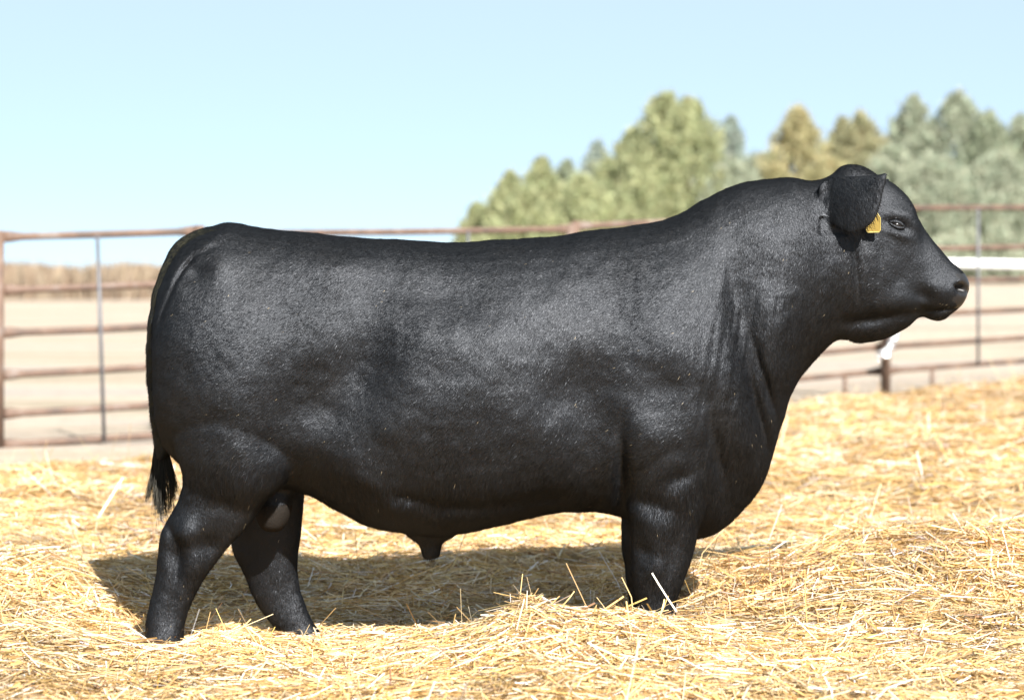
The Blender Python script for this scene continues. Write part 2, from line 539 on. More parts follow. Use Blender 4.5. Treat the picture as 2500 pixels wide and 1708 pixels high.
def corral_panel(x0, yt0, yb0, x1, yt1, yb1, stays, legs, label, lean=0.0):
    """panel between two picture columns; its distance follows from the 1.5 m between top and bottom rail"""
    d0 = F * PANEL_H / (yb0 - yt0); d1 = F * PANEL_H / (yb1 - yt1)
    A = Vector(P(x0, yt0, d0)); B = Vector(P(x1, yt1, d1))
    ax = Vector((B.x - A.x, B.y - A.y, 0)).normalized()
    gA = float(terrain(A.x, A.y)); gB = float(terrain(B.x, B.y))
    root = empty('corral_panel', (A.x, A.y, gA))
    tag(root, label, 'fence panel', 'rusty corral panels around the pen')
    R = 0.027
    for k, fr in enumerate(RAIL_L):
        bm = bmesh.new()
        a_ = A + Vector((0, 0, -PANEL_H * fr)); b_ = B + Vector((0, 0, -PANEL_H * fr))
        L = (b_ - a_).length
        pts, rad = [], []
        for s_, r_ in ((0.0, (0.015, 0.042)), (0.05, (0.017, 0.040)), (0.14, (R, R)), (0.5, (R, R)), (-0.14, (R, R)), (-0.05, (0.017, 0.040)), (-0.0001, (0.015, 0.042))):
            t = s_ / L if s_ >= 0 and s_ != 0.5 else (0.5 if s_ == 0.5 else 1 + s_ / L)
            sag = -0.008 * math.sin(math.pi * t) * random.uniform(0.4, 1.2)
            pts.append(a_.lerp(b_, t) + Vector((0, 0, sag))); rad.append(r_)
        add_tube(bm, pts, rad, 12)
        bm_obj('rail', bm, M_RUST, root)
    for p, g, s_ in ((A, gA, -1), (B, gB, 1)):
        bm = bmesh.new()
        c = p + ax * s_ * 0.03
        low = p.z - PANEL_H - 0.10
        if abs(low - g) < 0.14: low = g - 0.01
        if low > g: low = g - 0.02
        add_tube(bm, [Vector((c.x, c.y, low)), Vector((c.x, c.y, p.z + 0.045))], 0.036, 12)
        bm_obj('upright', bm, M_RUST, root)
    for t in stays:
        bm = bmesh.new()
        c = A.lerp(B, t)
        off_ = ax.cross(Vector((0, 0, 1))) * 0.034
        if off_.y > 0: off_ = -off_
        add_tube(bm, [c + off_ + Vector((lean, 0, -PANEL_H - 0.02)), c + off_ + Vector((0, 0, -0.01))], 0.014, 10)
        bm_obj('stay', bm, M_ROD, root)
    for t in legs:
        bm = bmesh.new()
        c = A.lerp(B, t)
        g = float(terrain(c.x, c.y))
        add_tube(bm, [Vector((c.x, c.y, g - 0.03)), Vector((c.x, c.y, c.z - PANEL_H))], 0.02, 10)
        bm_obj('leg', bm, M_RUST, root)
    return A, B, root


corral_panel(8, 578, 1085, 478, 564, 1054, [0.475], [], 'short rusty corral panel behind the bull\'s tail with one grey rod', 0.05)
corral_panel(500, 570, 1040, 1386, 559, 985, [0.70], [], 'rusty corral panel whose top rail just shows over the bull\'s back', 0.0)
corral_panel(1412, 552, 975, 2153, 512, 905, [0.5], [0.12, 0.87], 'rusty corral panel behind the bull\'s brisket, its short legs under the bottom rail')
A4, B4, _ = corral_panel(2170, 508, 904, 2850, 503, 853, [0.285], [0.14, 0.86], 'rusty corral panel in front of the bull\'s nose and the white pipe')

# chain that ties the two panels together
cx, cy, cz = P(2163, 852, 20.52)
root = empty('panel_chain', (cx, cy, cz - 0.06))
tag(root, 'bright galvanized chain wrapped round two uprights below the bull\'s jaw', 'chain')


def torus(bm, c, R_, r_, ax1, ax2, stretch=1.5, seg=14, sid=6):
    ax1 = Vector(ax1).normalized(); ax2 = Vector(ax2).normalized(); nz = ax1.cross(ax2)
    rings = []
    for i in range(seg):
        a_ = i / seg * 2 * math.pi
        rad = ax1 * math.cos(a_) * stretch + ax2 * math.sin(a_)
        p = Vector(c) + rad * R_
        o = (ax1 * math.cos(a_) + ax2 * math.sin(a_)).normalized()
        rings.append([bm.verts.new(p + o * r_ * math.cos(k / sid * 6.2832) + nz * r_ * math.sin(k / sid * 6.2832)) for k in range(sid)])
    for i in range(seg):
        r0, r1 = rings[i], rings[(i + 1) % seg]
        for k in range(sid):
            bm.faces.new((r0[k], r1[k], r1[(k + 1) % sid], r0[(k + 1) % sid]))


fy = cy - 0.05
path = [(-0.055, -0.055), (-0.03, -0.045), (0.0, -0.02), (0.02, 0.015), (0.045, 0.05), (0.065, 0.085), (0.075, 0.115), (-0.045, -0.02), (-0.01, -0.05)]
for k, (ux, uz) in enumerate(path):
    bm = bmesh.new()
    n = path[min(k + 1, 6)] if k < 6 else path[k]
    dx = Vector((0.6, 0, 0.8)) if k < 7 else Vector((1, 0, 0.1))
    o = Vector((0, 1, 0)) if k % 2 else Vector((-0.8, 0, 0.6))
    torus(bm, (cx + ux, fy - 0.012 * (k % 3), cz + uz), 0.026, 0.0105, dx, o)
    bm_obj('link', bm, M_CHROME, root)
bm = bmesh.new()
bmesh.ops.create_cube(bm, size=1.0)
bmesh.ops.scale(bm, vec=(0.055, 0.03, 0.06), verts=bm.verts)
bmesh.ops.bevel(bm, geom=bm.edges[:], offset=0.012, segments=2, affect='EDGES')
bmesh.ops.translate(bm, vec=(cx - 0.04, fy - 0.01, cz - 0.035), verts=bm.verts)
bm_obj('clasp', bm, M_CHROME, root)

# ------------------------------------------------------------------ white pipe barrier beyond the pen
dp = 40.0
a0 = Vector(P(1560, 628, dp - 1.5)); a1 = Vector(P(2860, 654, dp - 4.0))
gz0 = float(terrain(a0.x, a0.y))
root = empty('pipe_barrier', (a0.x, a0.y, gz0))
tag(root, 'thick white pipe rail on posts beyond the pen, before the trees', 'pipe rail')
bm = bmesh.new(); add_tube(bm, [a0.lerp(a1, t) for t in (0, .25, .5, .75, 1)], 0.073, 16); bm_obj('rail', bm, M_WHITE, root)
for t in (0.02, 0.26, 0.46, 0.98):
    c = a0.lerp(a1, t); g = float(terrain(c.x, c.y))
    bm = bmesh.new(); add_tube(bm, [Vector((c.x, c.y, g - 0.05)), Vector((c.x, c.y, c.z - 0.07))], 0.06, 12)
    bm_obj('post', bm, M_WHITE, root)


# ------------------------------------------------------------------ cedar trees
def cedar(px, py, d, wpx, kind, label, seed, bushy=0.5):
    rng = np.random.default_rng(seed)
    x, y, ztop = P(px, py, d)
    g = float(terrain(x, y))
    Ht = (ztop - g) * 0.975
    Rm = wpx / F * d * 0.9
    root = empty('cedar_tree', (x, y, g))
    tag(root, label, 'tree', 'cedar trees of the windbreak')
    bm = bmesh.new()
    add_tube(bm, [Vector((x, y, g - 0.1)), Vector((x + 0.03, y, g + Ht * 0.35)), Vector((x - 0.02, y, g + Ht * 0.7)), Vector((x, y, g + Ht * 0.93))],
             [0.13, 0.10, 0.055, 0.012], 8)
    bm_obj('trunk', bm, M_BARK, root)
    # boughs: clumps of sprays along the crown
    nb = 420
    t = rng.random(nb) ** 1.15
    ang = rng.uniform(0, 6.283, nb)
    lump = 0.68 + 0.5 * rng.random(nb)
    prof = np.power(1 - t, 0.78 + 0.35 * (1 - bushy)) * (0.6 + 0.4 * sstep((t + 0.12) / 0.3))
    rr = Rm * prof * lump * np.sqrt(rng.uniform(0.45, 1.0, nb))
    bc = np.stack([x + rr * np.cos(ang), y + rr * np.sin(ang), g + 0.12 + Ht * 0.97 * t], 1)
    br = (0.05 + 0.17 * (1 - t)) * Rm * rng.uniform(0.75, 1.3, nb) + 0.07
    per = 42
    idx = np.repeat(np.arange(nb), per)
    n = len(idx)
    u = rng.normal(0, 1, (n, 3)); u /= np.linalg.norm(u, axis=1)[:, None]
    r = br[idx] * rng.uniform(0.3, 1.08, n)
    bdir = np.stack([np.cos(ang) * 0.75, np.sin(ang) * 0.75, rng.uniform(0.5, 1.3, nb) + 1.2 * t], 1)
    bdir /= np.linalg.norm(bdir, axis=1)[:, None]
    al = rng.uniform(-0.9, 1.35, n)
    thin = np.clip(1.1 - 0.62 * np.maximum(al, 0), 0.12, 1)
    c = bc[idx] + bdir[idx] * (al * br[idx])[:, None] + u * (r * 0.62 * thin)[:, None]
    c[:, 2] = np.maximum(c[:, 2], g + 0.04)
    # leading shoots
    ns = 420
    st = rng.random(ns)
    sp = np.stack([x + rng.normal(0, 0.11, ns) * (1.12 - st), y + rng.normal(0, 0.11, ns) * (1.12 - st), g + Ht * (0.80 + 0.22 * st)], 1)
    c = np.concatenate([c, sp]); n2 = len(c)
    outd = np.concatenate([u, rng.normal(0, 0.4, (ns, 3))]) + np.array([0, 0, 0.9]) + rng.normal(0, 0.45, (n2, 3))
    outd /= np.linalg.norm(outd, axis=1)[:, None]
    rad = np.concatenate([u, rng.normal(0, 1, (ns, 3))]) + 0.7 * np.stack([c[:, 0] - x, c[:, 1] - y, 0 * c[:, 0]], 1) / Rm
    sd = np.cross(outd, rad + rng.normal(0, 0.35, (n2, 3))); sd /= np.linalg.norm(sd, axis=1)[:, None]
    ln = rng.uniform(0.09, 0.2, n2)[:, None]; wd = rng.uniform(0.025, 0.06, n2)[:, None]
    V = np.stack([c - sd * wd, c + sd * wd, c + outd * ln], 1).reshape(-1, 3)
    base = {'green': (0.375, 0.395, 0.225), 'gold': (0.43, 0.395, 0.225), 'olive': (0.36, 0.345, 0.21),
            'grey': (0.37, 0.40, 0.30), 'blue': (0.36, 0.41, 0.355), 'dark': (0.33, 0.365, 0.26)}[kind]
    bt = np.concatenate([rng.uniform(0.85, 1.17, nb)[idx], np.full(ns, 1.05)])
    col = np.array(base)[None] * bt[:, None] * rng.uniform(0.75, 1.25, (n2, 1))
    col[:, 0] *= rng.uniform(0.92, 1.1, n2)
    tips = np.arange(n2) >= n2 - ns
    col[tips] = col[tips] * np.array([1.25, 0.98, 0.95])
    me = np_mesh('crown', V, np.arange(len(V)), 3, M_LEAF, col=np.repeat(col, 3, axis=0))
    link(bpy.data.objects.new('crown', me), root)


trees = [
    (1165, 505, 70, 130, 'green', 'lowest green cedar at the open end of the windbreak', .9),
    (1246, 428, 69, 190, 'green', 'low bushy yellow green cedar near the open end of the windbreak', .8),
    (1322, 392, 68, 200, 'green', 'mid height yellow green cedar with reddish leading shoots', .7),
    (1382, 397, 70, 170, 'dark', 'dull green cedar squeezed between two yellow green ones', .6),
    (1458, 350, 72, 190, 'blue', 'pale thin topped cedar left of the tallest green cedar', .5),
    (1545, 320, 69, 250, 'green', 'broad green cedar leaning into the side of the tallest one', .8),
    (1624, 232, 68, 310, 'green', 'tallest yellow green cedar above the bull\'s withers', .75),
    (1684, 244, 67, 290, 'green', 'tall green cedar joined to the tallest one above the withers', .75),
    (1785, 292, 73, 200, 'blue', 'blue grey cedar in the gap behind the bull\'s neck crest', .4),
    (1870, 385, 72, 220, 'grey', 'low grey green cedar between the blue grey and golden ones', .9),
    (1947, 268, 68, 260, 'gold', 'golden yellow pointed cedar right behind the bull\'s poll', .55),
    (2058, 292, 70, 190, 'olive', 'olive cedar just beside the golden pointed one', .5),
    (2104, 280, 68, 250, 'olive', 'olive gold cedar rising behind the bull\'s forehead', .6),
    (2229, 243, 70, 260, 'grey', 'tall grey green cedar left of the tallest grey one', .6),
    (2337, 234, 69, 300, 'grey', 'tallest grey green cedar above the white pipe rail', .7),
    (2412, 278, 68, 230, 'dark', 'darker green cedar beside the tallest grey green one', .7),
    (2490, 292, 70, 240, 'grey', 'grey green cedar at the far end of the windbreak', .7),
    (2180, 372, 66, 250, 'grey', 'low bushy grey green cedar in front of the taller ones', .95),
    (2290, 400, 65, 270, 'grey', 'low spreading grey cedar skirting the row behind the panel', .95),
    (2440, 390, 65, 280, 'grey', 'low wide grey green cedar at the foot of the darker one', .95),
    (1290, 470, 66, 230, 'green', 'low bushy green cedar before the reddish topped one', .95),
    (1420, 440, 66, 240, 'green', 'low spreading green cedar before the pale thin topped one', .95),
    (1580, 430, 66, 260, 'green', 'low wide green cedar at the foot of the tallest one', .95),
    (1790, 400, 66, 240, 'grey', 'low wide grey green cedar at the foot of the blue grey one', .95),
    (2020, 400, 66, 240, 'gold', 'low golden green cedar at the foot of the golden one', .95),
]
for k, (px, py, d, w, kind, lab, bu) in enumerate(trees):
    cedar(px, py, d, w, kind, lab, 100 + k, bu)

# ------------------------------------------------------------------ tall dry weeds on the horizon
rng = np.random.default_rng(5)
n = 42000
px = rng.uniform(-500, 1500, n)
d = rng.uniform(138, 160, n)
x = (px - 1250) / F * d; y = d - D
hgt = (1.15 + 1.7 * fbm(x * 0.16, y * 0.05, 81) + 0.9 * fbm(x * 0.9, y * 0.3, 83)) * rng.uniform(0.45, 1.05, n)
z = terrain(x, y)
lean = rng.normal(0, 0.16, (n, 2)) * hgt[:, None]
w = rng.uniform(0.02, 0.06, n)
V = np.stack([np.stack([x - w, y, z - 0.05], 1), np.stack([x + w, y, z - 0.05], 1),
              np.stack([x + w * 1.6 + lean[:, 0], y + lean[:, 1], z + hgt * 0.85], 1), np.stack([x - w * 0.6 + lean[:, 0], y + lean[:, 1], z + hgt], 1)], 1)
pal = np.array([[0.22, 0.165, 0.115], [0.27, 0.215, 0.15], [0.15, 0.105, 0.075], [0.22, 0.18, 0.135]])
col = pal[rng.integers(0, 4, n)] * rng.uniform(0.8, 1.2, (n, 1))
me = np_mesh('dry_weeds', V.reshape(-1, 3), np.arange(n * 4), 4, M_WEED, col=np.repeat(col, 4, axis=0))
weeds = link(bpy.data.objects.new('dry_weeds', me))
tag(weeds, 'band of tall brown dry weeds along the far field edge', 'weeds', kind='stuff')

# ------------------------------------------------------------------ the bull
bull = empty('bull', (0.0, 0.0, 0.0))
tag(bull, 'black polled beef bull standing side on in the straw', 'bull')


def catmull(rows, sub):
    rows = np.array(rows, float)
    out = []
    for i in range(len(rows) - 1):
        p0 = rows[max(i - 1, 0)]; p1 = rows[i]; p2 = rows[i + 1]; p3 = rows[min(i + 2, len(rows) - 1)]
        for k in range(sub):
            t = k / sub
            out.append(0.5 * ((2 * p1) + (-p0 + p2) * t + (2 * p0 - 5 * p1 + 4 * p2 - p3) * t * t + (-p0 + 3 * p1 - 3 * p2 + p3) * t ** 3))
    out.append(rows[-1])
    return np.array(out)


def loft(bm, rows, d, seg=40, sub=5):
    """rows: ax, ay, bx, by (the two outline pixels), yc, w, c (widest at), e_a, e_b (fullness exponents)"""
    R = catmull(rows, sub)
    rings = []
    for r in R:
        axp, ayp, bxp, byp, yc, w, c, ea, eb = r
        A_ = np.array(P(axp, ayp, d + yc)); B_ = np.array(P(bxp, byp, d + yc))
        A_[1] = B_[1] = yc
        ctr = A_ + (B_ - A_) * c
        ring = []
        for k in range(seg):
            th = 2 * math.pi * k / seg
            cs, sn = math.cos(th), math.sin(th)
            if cs >= 0: p = ctr + (A_ - ctr) * cs; e = ea
            else: p = ctr + (B_ - ctr) * (-cs); e = eb
            yy = w * math.copysign(abs(sn) ** e, sn)
            ring.append(bm.verts.new((p[0], yc + yy, p[2])))
        rings.append(ring)
    for r0, r1 in zip(rings, rings[1:]):
        for k in range(seg):
            bm.faces.new((r0[k], r0[(k + 1) % seg], r1[(k + 1) % seg], r1[k]))
    bm.faces.new(rings[0][::-1]); bm.faces.new(rings[-1])


bm = bmesh.new()
torso = [
    (384, 800, 384, 960, 0, 0.05, 0.5, 0.9, 0.9),
    (396, 705, 398, 1060, 0, 0.205, 0.503, 0.802, 0.797),
    (428, 632, 436, 1120, 0, 0.27, 0.541, 0.803, 0.781),
    (478, 574, 496, 1160, 0, 0.302, 0.567, 0.877, 0.756),
    (548, 543, 575, 1185, 0, 0.314, 0.565, 0.945, 0.79),
    (620, 553, 655, 1192, 0, 0.318, 0.565, 0.954, 0.84),
    (709, 563, 735, 1200, 0, 0.315, 0.545, 0.95, 0.89),
    (804, 572, 808, 1236, 0, 0.325, 0.525, 0.946, 0.94),
    (900, 580, 892, 1280, 0, 0.35, 0.525, 0.942, 0.94),
    (1010, 588, 1000, 1302, 0, 0.37, 0.535, 0.938, 0.94),
    (1110, 593, 1110, 1304, 0, 0.378, 0.545, 0.938, 0.92),
    (1240, 585, 1240, 1276, 0, 0.375, 0.565, 0.938, 0.84),
    (1350, 576, 1365, 1248, 0, 0.36, 0.565, 0.942, 0.79),
    (1451, 562, 1465, 1247, 0, 0.345, 0.565, 0.95, 0.79),
    (1550, 547, 1560, 1275, 0, 0.34, 0.575, 0.96, 0.85),
    (1640, 529, 1650, 1312, 0, 0.335, 0.551, 0.956, 0.971),
    (1720, 489, 1735, 1306, 0, 0.315, 0.53, 0.96, 1.14),
    (1790, 455, 1805, 1256, 0, 0.28, 0.5, 0.95, 1.3),
    (1850, 441, 1866, 1172, 0, 0.245, 0.48, 0.92, 1.4),
    (1920, 434, 1908, 1036, 0, 0.21, 0.46, 0.9, 1.35),
    (1977, 441, 1944, 938, 0, 0.185, 0.45, 0.88, 1.2),
    (2025, 428, 1996, 874, 0, 0.165, 0.45, 0.85, 1.1),
    (2064, 402, 2046, 831, 0, 0.15, 0.45, 0.8, 1.05),
    (2105, 404, 2108, 838, 0, 0.14, 0.42, 0.75, 1.1),
    (2147, 433, 2160, 829, 0, 0.135, 0.4, 0.7, 1.1),
    (2187, 458, 2212, 803, 0, 0.128, 0.38, 0.68, 1),
    (2215, 485, 2240, 777, 0, 0.118, 0.38, 0.68, 0.9),
    (2238, 536, 2257, 773, 0, 0.105, 0.42, 0.68, 0.8),
    (2268, 575, 2272, 779, 0, 0.094, 0.46, 0.68, 0.75),
    (2302, 619, 2290, 783, 0, 0.086, 0.5, 0.66, 0.72),
    (2330, 648, 2307, 779, 0, 0.082, 0.5, 0.66, 0.74),
    (2349, 667, 2324, 765, 0, 0.074, 0.5, 0.68, 0.8),
    (2362, 690, 2341, 752, 0, 0.056, 0.5, 0.75, 0.85),
    (2365, 706, 2353, 737, 0, 0.022, 0.5, 0.9, 0.9),
]
loft(bm, torso, D, 48, 5)
near_hind = [
    (410, 960, 690, 1000, -.17, .115, .5, .9, .9),
    (428, 1090, 720, 1100, -.18, .125, .5, .9, .9),
    (443, 1150, 705, 1172, -.185, .118, .5, .9, .9),
    (443, 1192, 655, 1218, -.19, .100, .5, .95, .9),
    (425, 1237, 622, 1262, -.19, .084, .5, 1.0, .9),
    (397, 1290, 582, 1308, -.19, .070, .5, 1.1, .9),
    (389, 1335, 545, 1350, -.19, .062, .5, 1.05, .9),
    (382, 1385, 516, 1393, -.19, .056, .5, 1.0, .9),
    (372, 1431, 486, 1434, -.19, .051, .5, .95, .9),
    (364, 1472, 468, 1474, -.19, .050, .5, .9, .9),
    (357, 1521, 453, 1525, -.19, .054, .5, .9, .9),
    (354, 1560, 449, 1562, -.19, .060, .5, .9, .9),
    (350, 1612, 460, 1612, -.19, .062, .5, .9, .9),
]
loft(bm, near_hind, D, 28, 4)
far_hind = [
    (520, 1040, 745, 1080, .18, .11, .5, .9, .9),
    (545, 1150, 746, 1160, .20, .10, .5, .9, .9),
    (556, 1235, 743, 1240, .20, .086, .5, .95, .9),
    (560, 1300, 736, 1300, .20, .074, .5, 1.05, .9),
    (567, 1348, 728, 1346, .20, .064, .5, 1.05, .9),
    (590, 1394, 727, 1386, .20, .058, .5, 1.0, .9),
    (610, 1435, 729, 1426, .20, .052, .5, .95, .9),
    (629, 1472, 739, 1464, .20, .050, .5, .9, .9),
    (652, 1507, 757, 1499, .20, .052, .5, .9, .9),
    (676, 1536, 777, 1533, .20, .058, .5, .9, .9),
    (706, 1562, 800, 1560, .20, .060, .5, .9, .9),
    (712, 1572, 806, 1572, .20, .060, .5, .9, .9),
]
loft(bm, far_hind, D, 28, 4)
near_fore = [
    (1500, 960, 1745, 960, -.20, .10, .5, .9, .9),
    (1516, 1080, 1742, 1110, -.205, .112, .5, .85, .9),
    (1525, 1180, 1724, 1220, -.20, .104, .5, .85, .9),
    (1532, 1250, 1704, 1292, -.195, .092, .5, .85, .9),
    (1538, 1293, 1697, 1334, -.19, .082, .5, .85, .9),
    (1543, 1350, 1685, 1379, -.19, .073, .5, .85, .9),
    (1541, 1391, 1669, 1418, -.19, .067, .5, .85, .9),
    (1545, 1432, 1657, 1449, -.19, .061, .5, .85, .9),
    (1552, 1480, 1652, 1488, -.19, .056, .5, .9, .9),
    (1556, 1530, 1655, 1534, -.19, .060, .5, .9, .9),
    (1550, 1578, 1662, 1578, -.19, .068, .5, .9, .9),
]
loft(bm, near_fore, D, 28, 4)
far_fore = [
    (1500, 1050, 1720, 1050, .19, .10, .5, .9, .9),
    (1512, 1170, 1700, 1190, .19, .092, .5, .85, .9),
    (1517, 1264, 1680, 1280, .19, .082, .5, .85, .9),
    (1517, 1330, 1660, 1340, .19, .072, .5, .85, .9),
    (1523, 1371, 1642, 1380, .19, .066, .5, .85, .9),
    (1529, 1432, 1634, 1436, .19, .058, .5, .85, .9),
    (1534, 1480, 1634, 1482, .19, .056, .5, .9, .9),
    (1532, 1545, 1640, 1545, .19, .064, .5, .9, .9),
]
loft(bm, far_fore, D, 28, 4)
sheath = [
    (930, 1262, 1150, 1262, 0, .07, .5, .9, .9),
    (985, 1302, 1120, 1302, 0, .05, .5, .9, .9),
    (1019, 1326, 1084, 1322, 0, .036, .5, .9, .9),
    (1026, 1345, 1078, 1341, 0, .032, .5, .9, .9),
    (1032, 1364, 1074, 1361, 0, .028, .5, .9, .9),
]
loft(bm, sheath, D, 20, 4)
# scrotum, hanging between the hind legs
scr = [
    (640, 1150, 735, 1150, -.02, .04, .5, .9, .9),
    (634, 1205, 722, 1190, -.02, .055, .5, .9, .9),
    (625, 1240, 716, 1225, -.02, .070, .5, .9, .9),
    (628, 1268, 712, 1255, -.02, .072, .5, .9, .9),
    (640, 1290, 700, 1283, -.02, .058, .5, .9, .9),
    (656, 1300, 684, 1298, -.02, .025, .5, .9, .9),
]
loft(bm, scr, D, 20, 4)
# tail: broad at the tail head, thin further down
tail = [
    (548, 560, 575, 640, 0, .05, .5, .9, .9),
    (505, 552, 535, 612, 0, .058, .5, .9, .9),
    (450, 577, 478, 634, -.01, .060, .5, .9, .9),
    (410, 618, 446, 660, -.02, .056, .5, .9, .9),
    (377, 702, 420, 712, -.035, .050, .5, .9, .9),
    (362, 799, 392, 803, -.05, .042, .5, .9, .9),
    (358, 870, 380, 873, -.055, .034, .5, .9, .9),
    (361, 940, 379, 940, -.05, .028, .5, .9, .9),
    (369, 1020, 390, 1018, -.04, .024, .5, .9, .9),
    (377, 1075, 401, 1070, -.03, .022, .5, .9, .9),
    (386, 1120, 412, 1115, -.03, .018, .5, .9, .9),
]
loft(bm, tail, D, 20, 5)


# ears: thick cupped shells
def ear(bm, outline, yroot, ytip, side):
    pts = np.array(outline, float)
    cpx = pts.mean(0)
    L, K = 7, len(pts)
    root = np.array([2022.0, 470.0])
    fr, bk = [], []
    for l in range(L + 1):
        s = l / L
        rf, rb = [], []
        for p in pts:
            q = cpx + (p - cpx) * s
            reach = np.clip(((q - root) @ np.array([1.0, 0.25])) / 130.0, 0, 1)
            y = yroot + (ytip - yroot) * reach ** 0.8
            dome = 0.014 * (1 - s * s)
            yo = y - dome if side < 0 else y + dome
            wpt = P(q[0], q[1], D + yo)
            th = 0.026 * (1 - 0.2 * s)
            rf.append(bm.verts.new((wpt[0], yo, wpt[2])))
            rb.append(bm.verts.new((wpt[0], yo + (th if side < 0 else -th), wpt[2])))
            if l == 0: break
        fr.append(rf); bk.append(rb)
    for rr_, flip in ((fr, False), (bk, True)):
        for k in range(K):
            f = (rr_[0][0], rr_[1][k], rr_[1][(k + 1) % K])
            bm.faces.new(f[::-1] if flip else f)
        for l in range(1, L):
            for k in range(K):
                f = (rr_[l][k], rr_[l + 1][k], rr_[l + 1][(k + 1) % K], rr_[l][(k + 1) % K])
                bm.faces.new(f[::-1] if flip else f)
    for k in range(K):
        bm.faces.new((fr[L][k], bk[L][k], bk[L][(k + 1) % K], fr[L][(k + 1) % K]))


EAR = [(2010, 440), (2045, 426), (2085, 428), (2125, 427), (2148, 424), (2167, 421), (2163, 445), (2157, 467), (2152, 492), (2145, 518), (2130, 546),
       (2110, 560), (2092, 566), (2074, 571), (2054, 563), (2036, 550), (2018, 530), (2004, 504), (1997, 478), (1997, 455)]
ear(bm, EAR, -.13, -.275, -1)
ear(bm, [(x_ + 4, y_ + 14) for x_, y_ in EAR], .13, .275, 1)

bmesh.ops.recalc_face_normals(bm, faces=bm.faces[:])
tmp = bpy.data.meshes.new('tmp_body'); bm.to_mesh(tmp); bm.free()
tob = bpy.data.objects.new('tmp_body', tmp); C.objects.link(tob)
md = tob.modifiers.new('r', 'REMESH'); md.mode = 'VOXEL'; md.voxel_size = 0.0062; md.adaptivity = 0
ms = tob.modifiers.new('s', 'SMOOTH'); ms.factor = 0.5; ms.iterations = 12
dg = bpy.context.evaluated_depsgraph_get()
body_me = bpy.data.meshes.new_from_object(tob.evaluated_get(dg))
bpy.data.objects.remove(tob, do_unlink=True); bpy.data.meshes.remove(tmp)
body_me.name = 'body'


def mesh_np(me):
    n = len(me.vertices)
    co = np.empty(n * 3, np.float32); me.vertices.foreach_get('co', co)
    no = np.empty(n * 3, np.float32); me.vertices.foreach_get('normal', no)
    return co.reshape(-1, 3).astype(float), no.reshape(-1, 3).astype(float)


# muscle, folds and face: bumps given at the pixel where the photograph shows them
# (px, py, radius along, radius across, angle deg (0 = along x, 90 = down), height in m)
BUMPS = [
    (545, 930, 140, 210, 0, .034), (610, 1060, 95, 120, 0, .012),        # thigh
    (890, 890, 75, 120, 14, -.032), (765, 985, 95, 75, -20, -.026), (850, 1125, 120, 40, 30, .008),       # flank hollow
    (800, 650, 110, 45, 5, .016), (905, 690, 70, 60, 0, -.014),          # hip bone and loin hollow
    (478, 668, 34, 30, 0, -.016), (535, 640, 50, 36, 0, .010),           # pin, tail setting
    (1230, 860, 210, 210, 0, .018), (1060, 725, 105, 55, 0, -.018),       # ribs
    (1400, 950, 95, 80, 0, -.023), (1450, 1060, 60, 100, 10, -.016), (1630, 960, 60, 60, 0, -.015),      # behind the shoulder
    (1650, 850, 105, 190, -8, .026), (1590, 1085, 75, 80, 0, .016),      # shoulder and arm
    (1519, 1150, 16, 80, 0, -.024),                                      # crease behind the elbow
    (1660, 1165, 45, 20, -25, -.009), (1755, 1120, 20, 110, -12, -.018), # arm to brisket
    (1820, 1080, 26, 120, -14, .014), (1858, 1020, 12, 100, -14, -.014), (1880, 960, 10, 120, -18, -.012),
    (1835, 880, 30, 160, -6, -.022), (1905, 800, 40, 120, -8, .012), (1795, 760, 22, 130, -4, -.010),
    (1960, 620, 60, 120, 0, .012), (1870, 560, 90, 70, 0, .010),         # neck
    (1590, 1230, 60, 24, 15, -.012), (1615, 1310, 44, 60, 0, .008), (1600, 1395, 36, 30, 0, .008), (1570, 1345, 20, 24, 0, -.010), (1640, 1350, 14, 60, 10, -.008),
    (455, 1300, 40, 30, 0, .016), (512, 1330, 24, 26, 0, -.012), (430, 1355, 16, 60, -8, -.010), (480, 1375, 26, 34, 0, .010), (405, 1275, 10, 50, -30, -.008), (560, 1235, 60, 30, 20, -.012),
    (425, 1440, 10, 90, 8, -.005),
    (1010, 1215, 130, 16, 10, -.010), (1240, 1225, 150, 16, -6, -.010), (930, 1200, 70, 22, 35, .012),
    # head
    (2128, 665, 75, 85, 0, .016), (2205, 655, 60, 60, 0, -.010), (2196, 519, 34, 17, 14, .007), (2190, 549, 26, 9, 18, -.009),
    (2196, 572, 30, 9, 20, .006), (2248, 585, 20, 28, 0, -.007), (2110, 782, 60, 16, -6, -.010), (2175, 770, 60, 12, -10, -.007),
    (2090, 640, 6, 55, -6, -.007), (2150, 620, 5, 38, 0, -.004), (2200, 740, 60, 26, -12, .008), (2255, 722, 26, 16, 20, -.010),
    (2300, 710, 34, 34, 0, .012), (2272, 765, 40, 10, -8, -.008),
    (2292, 757, 50, 4, -4, -.006), (2260, 752, 14, 6, 10, -.008),
    (2338, 690, 10, 16, 30, .006),
    # groove between tail and rump
    (500, 616, 24, 5, 160, -.005), (464, 640, 22, 5, 132, -.007), (441, 670, 22, 5, 122, -.007), (418, 716, 34, 5, 115, -.007), (394, 775, 36, 5, 107, -.006),
    (520, 585, 40, 14, 150, .010),
]


